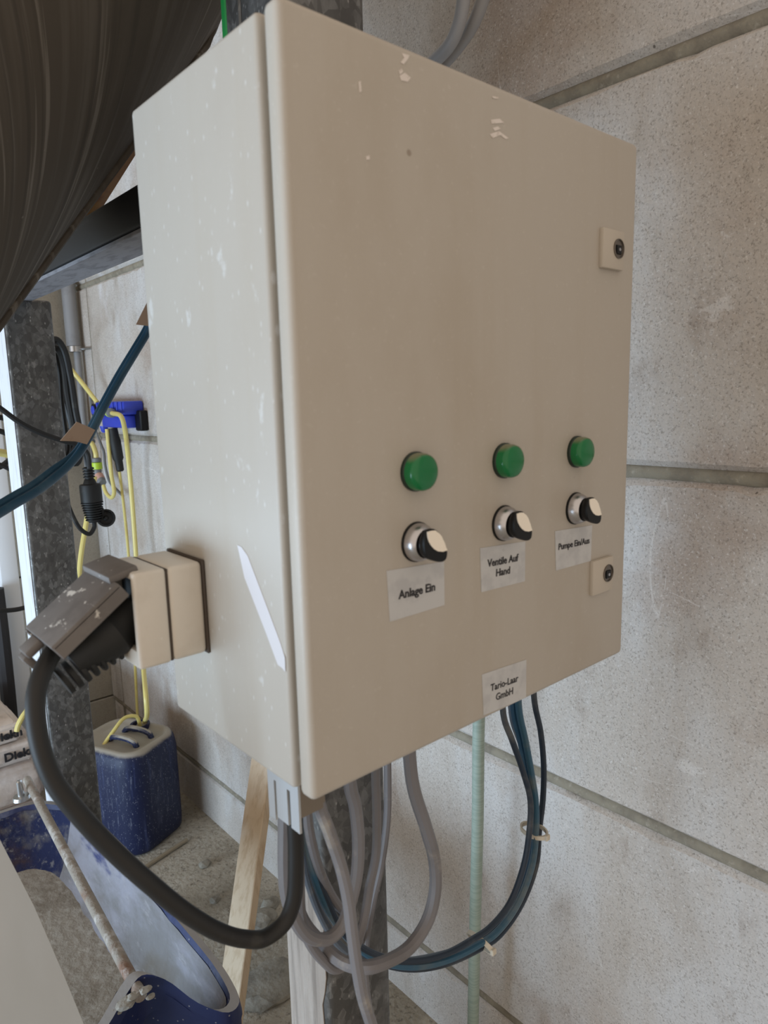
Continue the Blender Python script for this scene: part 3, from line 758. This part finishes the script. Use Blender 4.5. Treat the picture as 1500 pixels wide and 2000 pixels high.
link('drip_spout', L_([(0, .016), (.02, .012), (.026, .007)], onx(203, 832, XW - .04), onx(206, 860, XW - .04), 12), m_bluep, bd)
# coupling on the front and the hose that drops into the canister
cA = onx(213, 806, XW - .085); cBp = onx(233, 809, XW - .11)
dirc = (cBp - cA).normalized()
link('lime_collar', L_([(0, .016), (.020, .017), (.022, .015)], cA, cBp, 18), m_lime, bd)
link('coupling_nut', L_([(.022, .013), (.026, .0165), (.05, .0165), (.052, .013)], cA, cBp, 18), m_conn, bd)
cE = cA + dirc * .05
XH = XW - .075
YH = 'yellow hoses'
def hx(px, r, label, name='yellow_hose', mat=None, X=XH, pre=None, post=None):
    pts = [onx(q[0], q[1], q[2] if len(q) > 2 else X) for q in px]
    if pre is not None: pts = [pre] + pts
    if post is not None: pts = pts + post
    return tag(link(name, cable(pts, r, 7, 10), mat or m_yellow), label, 'hose', YH)
CANX, CANY = .545, 1.93
cap_top = Vector((.50, 1.925, -.805))
hx([(238, 816, XW - .115), (244, 840, XW - .10), (249, 880, XW - .08), (254, 930, XW - .07), (259, 990, XW - .07), (264, 1060, XW - .07), (272, 1180, XW - .09), (280, 1300, XW - .14), (285, 1360, XW - .2), (287, 1390, XW - .2)], .0082,
   'yellow hose from the lime coupling down the wall into the blue jerrycan', pre=cE, post=[onz(283, 1408, FZ + .372) , onz(281, 1414, FZ + .355)])
hx([(209, 838), (213, 880), (218, 930), (223, 962), (218, 972), (207, 962), (202, 948)], .0075, 'short yellow hose hooking from under the blue box to the pink fitting')
hx([(231, 904, XW - .05), (237, 950, XW - .04), (243, 1000, XW - .035), (249, 1060, XW - .03), (256, 1150, XW - .03), (262, 1260, XW - .03), (268, 1390, XW - .03), (272, 1460, XW - .03)], .0055, 'pale yellow tube running down the wall from the black plug')
link('hanging_plug', L_([(0, .017), (.03, .018), (.05, .021), (.115, .020), (.125, .015), (.16, .014), (.165, .010)], onx(220, 836, XW - .055), onx(233, 908, XW - .045), 18), m_rubber, bd)
hx([(60, 620, XW - .35), (112, 690, XW - .16), (150, 735, XW - .1), (190, 786, XW - .06)], .0085, 'yellow hose slanting down to the top of the blue wall box')
# hose connector chain
hc = thing('hose_connector', onx(188, 905, XH), 'lime and grey quick coupling chain with pink fitting below the blue wall box', 'hose coupling')
k = [onx(174, 858, XH), onx(182, 870, XH), onx(188, 894, XH), onx(191, 926, XH), onx(195, 934, XH), onx(204, 950, XH)]
link('end_nut', L_([(0, .013), (.004, .017), (.022, .017), (.024, .012)], k[0], k[1], 18), m_conn, hc)
link('hose_stub', cable([k[0] + (k[1]-k[0]) * .6, k[1], onx(187, 885, XH), k[2]], .0095, 6), m_yellow, hc)
ln = (k[3] - k[2]).length
link('coupling_nut', L_([(0, .014), (.003, .018), (ln * .25, .018), (ln * .27, .014)], k[2], k[3], 18), m_conn, hc)
link('lime_collar', L_([(ln * .28, .0175), (ln * .30, .0195), (ln * .68, .0195), (ln * .70, .0165)], k[2], k[3], 18), m_lime, hc)
link('coupling_tail', L_([(ln * .70, .015), (ln * .75, .0165), (ln * 1.05, .014)], k[2], k[3], 18), m_conn, hc)
link('pink_fitting', L_([(0, .013), (.006, .018), (.026, .018), (.03, .013)], k[3] + (k[4]-k[3]) * .2, k[5], 18), m_pink, hc)
link('end_nut', L_([(.03, .013), (.034, .017), (.05, .015)], k[3] + (k[4]-k[3]) * .2, k[5], 18), m_conn, hc)
# hose in front of the back wall, left of the coupler, and lower piece
yc([(185, 930, 2.2), (176, 980, 2.2), (166, 1035, 2.2), (158, 1085, 2.2), (150, 1160, 2.2), (120, 1280, 2.15), (60, 1378, 2.08), (44, 1400, 2.07), (35, 1418, 2.07), (33, 1428, 2.07)], .009, m_yellow, 'yellow_hose', 'yellow hose hanging behind the black coupler and left post to the sacks', 2.2, 'hose', YH)
# thin grey wire on the wall
tag(link('wall_wire', cable([onx(q[0], q[1], XW - .006) for q in ((176, 776), (186, 835), (198, 872), (202, 882), (205, 910), (213, 940), (228, 958), (240, 970))], .004, 6, 6), m_conn), 'thin grey wire clipped down the far right wall behind the hoses', 'wire')

# ------------------------------------------------------------------ jerrycan
jc = thing('jerrycan', (CANX, CANY, FZ), 'dusty dark blue plastic jerrycan standing against the wall behind left post', 'jerrycan')
def rrect(hx_, hy_, r, n=6):
    out = []
    for (sx, sy, a0) in ((1, 1, 0), (-1, 1, 90), (-1, -1, 180), (1, -1, 270)):
        for i in range(n + 1):
            a = math.radians(a0 + 90 * i / n)
            out.append((sx * (hx_ - r) + r * math.cos(a), sy * (hy_ - r) + r * math.sin(a)))
    return out
JR = Matrix.Translation((CANX + .012, CANY + .02, FZ)) @ Matrix.Rotation(math.radians(24), 4, 'Z')
bm = bmesh.new()
levels = [(0, .112, .137, .06), (.012, .124, .150, .072), (.04, .127, .153, .078), (.31, .127, .153, .078), (.345, .122, .148, .075), (.362, .112, .139, .065), (.366, .100, .126, .05), (.362, .092, .118, .045), (.354, .084, .110, .04)]
rings = []
for (z, a, b, r) in levels:
    rings.append([bm.verts.new(JR @ Vector((x, y, z))) for x, y in rrect(a, b, r)])
for a, b in zip(rings, rings[1:]):
    n = len(a)
    for k_ in range(n): bm.faces.new((a[k_], a[(k_+1) % n], b[(k_+1) % n], b[k_]))
bm.faces.new(rings[0][::-1]); bm.faces.new(rings[-1])
link('canister_body', bm, m_can, jc, 50)
bm = bmesh.new()
for i in (-1, 1):
    pts = [JR @ Vector((.035 * i, -.085, .352)), JR @ Vector((.035 * i, -.075, .368)), JR @ Vector((.035 * i, .02, .370)), JR @ Vector((.035 * i, .04, .352))]
    tube(bm, spline(pts, 4), .010, 8)
link('handle_rib', bm, m_can, jc)
cn = onz(274, 1421, FZ + .354)
link('spout', L_([(0, .034), (.02, .034), (.02, .026), (.0, .026)], cn - Vector((0, 0, .004)), cn + Vector((0, 0, 1)), 24), m_cap, jc)
# second yellow hose over the can
tag(link('yellow_hose', cable([cn + Vector((0, 0, .005)), cn + Vector((-.01, 0, .045)), cn + Vector((-.05, .0, .055)), cn + Vector((-.10, -.02, .03)), cn + Vector((-.16, -.03, -.03)), cn + Vector((-.2, .02, -.2)), cn + Vector((-.22, .08, -.36))], .0065, 7), m_yellow),
    'yellow hose arching out of the jerrycan mouth to the left', 'hose', YH)

# ------------------------------------------------------------------ wheelbarrow
wbr = thing('wheelbarrow', (.0, .95, FZ), 'blue plastic wheelbarrow tray crusted with dry mortar at lower left', 'wheelbarrow')
ZR = -.68
rim = [(-.40, 1.36, ZR), (-.1, 1.40, ZR), (.05, 1.40, ZR), (.13, 1.385, ZR), (.178, 1.33, ZR), (.205, 1.24, ZR), (.222, 1.05, ZR), (.223, .9, ZR), (.222, .75, ZR), (.218, .60, ZR), (.207, .545, ZR - .004), (.180, .530, ZR + .006),
       (.145, .56, -.655), (.112, .605, -.622), (.085, .625, -.612), (.06, .62, -.622), (.02, .60, -.64), (-.05, .575, -.66), (-.2, .56, ZR), (-.40, .56, ZR)]
rim = [Vector(p) for p in rim]
cen = Vector((-.12, .98, 0))
def inset(p, s, dz):
    d = p - cen; return Vector((cen.x + d.x * s, cen.y + d.y * s, dz if dz is not None else p.z))
def insetd(p, dist, z):
    d = Vector((p.x - cen.x, p.y - cen.y, 0)); l = d.length
    q = cen + d * ((l - dist) / l); return Vector((q.x, q.y, z))
RS = spline(rim, 4)
bm = bmesh.new()
lipo = [bm.verts.new(insetd(p, -.008, p.z - .022)) for p in RS]
lip1 = [bm.verts.new(insetd(p, -.004, p.z)) for p in RS]
lip2 = [bm.verts.new(insetd(p, .012, p.z + .002)) for p in RS]
lip3 = [bm.verts.new(insetd(p, .020, p.z - .012)) for p in RS]
for a, b in ((lipo, lip1), (lip1, lip2), (lip2, lip3)):
    for k_ in range(len(RS) - 1): bm.faces.new((a[k_], a[k_+1], b[k_+1], b[k_]))
link('rim', bm, m_tray, wbr)
def wall(i0, i1, name, mat):
    bm = bmesh.new()
    R_ = RS[i0:i1 + 1]
    rows = []
    for s, (dist, fz) in enumerate(((.019, 0.0), (.045, .45), (.075, .85), (.10, 1.0))):
        rows.append([bm.verts.new(insetd(p, dist, (p.z - .008) * (1 - fz) + (-.80) * fz) + Vector((0, 0, random.uniform(-.002, .002)))) for p in R_])
    rows_o = []
    for s, (dist, fz) in enumerate(((.11, 1.1), (.06, .8), (.0, .1))):
        rows_o.append([bm.verts.new(insetd(p, dist - .002, (p.z - .008) * (1 - fz) + (-.815) * fz)) for p in R_])
    rr_ = rows + rows_o
    for a, b in zip(rr_, rr_[1:]):
        for k_ in range(len(R_) - 1): bm.faces.new((a[k_], a[k_+1], b[k_+1], b[k_]))
    link(name, bm, mat, wbr)
wall(0, 18, 'back_panel', m_trayback)
wall(18, 40, 'side_panel', m_trayin)
wall(40, len(RS) - 1, 'front_panel', m_tray)
bm = bmesh.new()
bp = [insetd(p, .085, -.795) for p in RS]
vs = [bm.verts.new(p) for p in bp]; c_ = bm.verts.new((cen.x, cen.y, -.80))
for k_ in range(len(vs) - 1): bm.faces.new((vs[k_], vs[k_+1], c_))
vs2 = [bm.verts.new(p - Vector((0, 0, .02))) for p in bp]; c2 = bm.verts.new((cen.x, cen.y, -.82))
for k_ in range(len(vs) - 1):
    bm.faces.new((vs2[k_+1], vs2[k_], c2)); bm.faces.new((vs[k_+1], vs[k_], vs2[k_], vs2[k_+1]))
link('mortar_bed', bm, m_bed, wbr)
# outer nose skirt towards the camera
bm = bmesh.new()
i0, i1 = 38, 62
top_ = [insetd(p, -.006, p.z - .018) for p in RS[i0:i1 + 1]]
def skirt(p):
    d = abs(p.x - .115)
    return p.z - (.045 + .09 * min(1, (d / .06) ** 2))
bot_ = [Vector((p.x, p.y + .006, skirt(p))) for p in top_]
ta = [bm.verts.new(p) for p in top_]; ba = [bm.verts.new(p) for p in bot_]
tb = [bm.verts.new(p + Vector((0, .006, 0))) for p in top_]; bb = [bm.verts.new(p + Vector((0, .006, 0))) for p in bot_]
for k_ in range(len(ta) - 1):
    bm.faces.new((ta[k_], ta[k_+1], ba[k_+1], ba[k_])); bm.faces.new((tb[k_+1], tb[k_], bb[k_], bb[k_+1])); bm.faces.new((ba[k_], ba[k_+1], bb[k_+1], bb[k_]))
link('nose_skirt', bm, m_tray, wbr)
# wheel, axle, legs
wc = Vector((.125, .64, FZ + .2))
wh = bpy.data.objects.new('wheel', None); COL.objects.link(wh); wh.location = wc; put(wh, wbr)
link('tyre', L_([(0, .13), (0, .17), (.012, .193), (.03, .2), (.048, .193), (.06, .17), (.06, .13), (.03, .125)], wc - Vector((.03, 0, 0)), wc + Vector((1, 0, 0)), 40), m_tyre, wh)
link('wheel_rim', L_([(0, .13), (.008, .12), (.012, .03), (-.01, .03), (-.01, .012), (.06, .012), (.06, .03), (.038, .03), (.042, .12), (.05, .13)], wc - Vector((.025, 0, 0)), wc + Vector((1, 0, 0)), 32), m_yrim, wh)
bm = bmesh.new()
tube(bm, [wc + Vector((-.06, 0, 0)), wc + Vector((.06, 0, 0))], .009, 8)
for s in (-.06, .06):
    tube(bm, spline([wc + Vector((s, 0, 0)), wc + Vector((s, .12, .10)), Vector((wc.x + s, wc.y + .3, -.835)), Vector((wc.x + s - .02, 1.35, -.835))], 6), .013, 8)
link('chassis', bm, m_dark, wbr)
for xx in (.10, -.28):
    bm = bmesh.new(); tube(bm, spline([(xx, 1.05, -.84), (xx, 1.08, -1.05), (xx, 1.1, FZ + .013), (xx, 1.2, FZ + .013)], 6), .013, 8)
    link('leg', bm, m_dark, wbr)
bt = onz(42, 1560, ZR + .004)
bm = bmesh.new(); lathe(bm, [(0, .020), (.008, .018), (.009, .0075), (.046, .007), (.049, .004)], bt, bt + Vector((-.02, 0, 1)), 16)
link('bolt', bm, m_zinc, wbr)
# rod across the tray
bm = bmesh.new()
ra = onz(275, 1946, -.625); rb = onz(62, 1540, -.655)
rb2 = rb + (rb - ra) * .07
tube(bm, spline([ra, (ra * .6 + rb * .4), rb, rb2], 10), .0098, 12, radii=None)
tag(link('mixing_rod', bm, m_rod), 'dirty rusty rod lying lengthwise across the wheelbarrow tray', 'rod')
# crumbs of mortar on the nose
for i, (x, y, z, s) in enumerate(((262, 1944, -.622, .008), (247, 1958, -.63, .012), (228, 1972, -.637, .009), (294, 1946, -.625, .005), (284, 1933, -.615, .007), (238, 1963, -.632, .007))):
    bm = bmesh.new(); bmesh.ops.create_icosphere(bm, subdivisions=2, radius=s)
    c = onz(x, y, z)
    for v in bm.verts:
        v.co = Vector((v.co.x * 1.4, v.co.y, v.co.z * .6)) * random.uniform(.85, 1.15) + c
    link('mortar_crumb', bm, m_bed, wbr, 20)

# pale sheet in the lower left foreground
bm = bmesh.new()
cols = []
for i in range(13):
    t = i / 12
    col = []
    for j in range(15):
        z = -.05 - (1.179) * j / 14
        y = .34 + .02 * math.sin(t * 5)
        xr = float(np.interp(-z, [-.0, .1355, .1702, .209, .2853, .3775, 1.3], [-.165, -.1286, -.1187, -.1087, -.092, -.0725, .06]))
        x = xr - t * .75
        col.append((x, y + .10 * t * t - .012 * (1 - t) ** 6 * 0, z))
    cols.append(col)
for off in (0, .006):
    pass
va = [[bm.verts.new(p) for p in c] for c in cols]
vb = [[bm.verts.new((p[0], p[1] + .006, p[2])) for p in c] for c in cols]
for i in range(12):
    for j in range(14):
        bm.faces.new((va[i][j], va[i+1][j], va[i+1][j+1], va[i][j+1])); bm.faces.new((vb[i][j], vb[i][j+1], vb[i+1][j+1], vb[i+1][j]))
for j in range(14):
    bm.faces.new((va[0][j], va[0][j+1], vb[0][j+1], vb[0][j])); bm.faces.new((va[12][j+1], va[12][j], vb[12][j], vb[12][j+1]))
for i in range(12):
    bm.faces.new((va[i][0], vb[i][0], vb[i+1][0], va[i+1][0])); bm.faces.new((va[i][14], va[i+1][14], vb[i+1][14], vb[i][14]))
tag(link('plastic_sheet', bm, m_sheet, ang=60), 'pale grey curved plastic sheet standing in the lower left foreground', 'sheet')

# ------------------------------------------------------------------ plank
ba_ = onz(430, 2075, FZ)
pu = onx(507, 1508, .60)
dirp = (pu - ba_).normalized()
side = (onx(527, 1530, .60) - onx(487, 1487, .60)); side = (side - dirp * side.dot(dirp)).normalized()
thk = dirp.cross(side).normalized()
if thk.x < 0: thk = -thk
Lp = (XW - .03 - ba_.x) / dirp.x
bm = bmesh.new()
mt = Matrix((( side.x, thk.x, dirp.x, ba_.x), (side.y, thk.y, dirp.y, ba_.y), (side.z, thk.z, dirp.z, ba_.z + .012), (0, 0, 0, 1)))
box(bm, -.037, .037, 0, .024, 0, Lp, .002, 1, mt)
tag(link('wooden_plank', bm, m_wood), 'raw wooden plank leaning on the wall, rising behind the cabinet corner', 'plank')

# ------------------------------------------------------------------ sacks at far left
zs = FZ
for i, (h, xr, where) in enumerate(((.15, .33, 'lowest'), (.15, .335, 'second from bottom'), (.075, .312, 'third up and printed'), (.07, .275, 'topmost and printed'))):
    bm = bmesh.new()
    vs = box(bm, -.25, xr, 2.11, 2.52, zs, zs + h, min(.045, h * .35), 3)
    bmesh.ops.subdivide_edges(bm, edges=bm.edges[:], cuts=2, use_grid_fill=True)
    for v in bm.verts: v.co += Vector((random.uniform(-.005, .005), random.uniform(-.003, .003), random.uniform(-.002, .002)))
    o = tag(link('paper_sack', bm, m_sack, ang=60), f'pale paper sack, {where} of the stack at far left behind the wheelbarrow', 'sack', 'stacked paper sacks')
    if i > 1:
        lettering('Diekn', .040, Vector(((.225, .258)[i == 2], 2.1055, zs + h * .5)), ROT_FRONT, m_ink, o, depth=.001, bold=.0014)
    zs += h + .004
# white column and dark bar at far left edge
wcx0 = ony(-6, 1060, 2.6).x; wcx1 = ony(30, 1060, 2.6).x
tag(link('steel_column', B_(wcx0, wcx1, 2.6, 2.68, FZ, 1.6, .004, 2), m_whitest), 'white steel column before the back wall at the left edge', 'column')
bm = bmesh.new(); tube(bm, spline([ony(-8, 1150, 2.565), ony(2, 1230, 2.565), ony(20, 1400, 2.565), Vector((ony(20, 1400, 2.565).x - .01, 2.565, FZ + .002))], 3), .028, 10)
tag(link('dark_bar', bm, m_dark), 'dark upright bar in front of the white column at the left edge', 'bar')

# ------------------------------------------------------------------ floor litter
def chunk(px, size, label, flat=.35, seed=0):
    rnd = random.Random(seed)
    bm = bmesh.new(); bmesh.ops.create_icosphere(bm, subdivisions=2, radius=1)
    c = onz(*px, FZ)
    for v in bm.verts:
        d = rnd.uniform(.8, 1.1)
        v.co = Vector((v.co.x * size[0] * d, v.co.y * size[1] * d, max(-.3, v.co.z) * size[2] * d * flat)) + c + Vector((0, 0, size[2] * .3 * flat))
    return tag(link('rubble_chunk', bm, m_rubble, ang=15), label, 'rubble', 'mortar rubble on the floor')
chunk((512, 1800), (.045, .035, .04), 'small grey lump of rubble right of the plank above the black cord', .6, 1)
chunk((525, 1925), (.10, .08, .04), 'flat broken mortar slab on the floor right of the plank', .4, 2)
chunk((528, 1770), (.03, .025, .03), 'small crumb of rubble on the floor left of the cable loop', .6, 3)
chunk((400, 1690), (.022, .018, .02), 'small crumb of rubble in front of the jerrycan near the wall', .6, 4)
chunk((420, 1760), (.018, .014, .02), 'small crumb of rubble halfway between jerrycan and plank', .6, 5)
bm = bmesh.new(); tube(bm, spline([onz(283, 1694, FZ + .008), onz(322, 1668, FZ + .008), onz(365, 1640, FZ + .008)], 5), .007, 7)
tag(link('stick', bm, m_twig), 'thin pale stick lying on the floor in front of the jerrycan', 'stick')
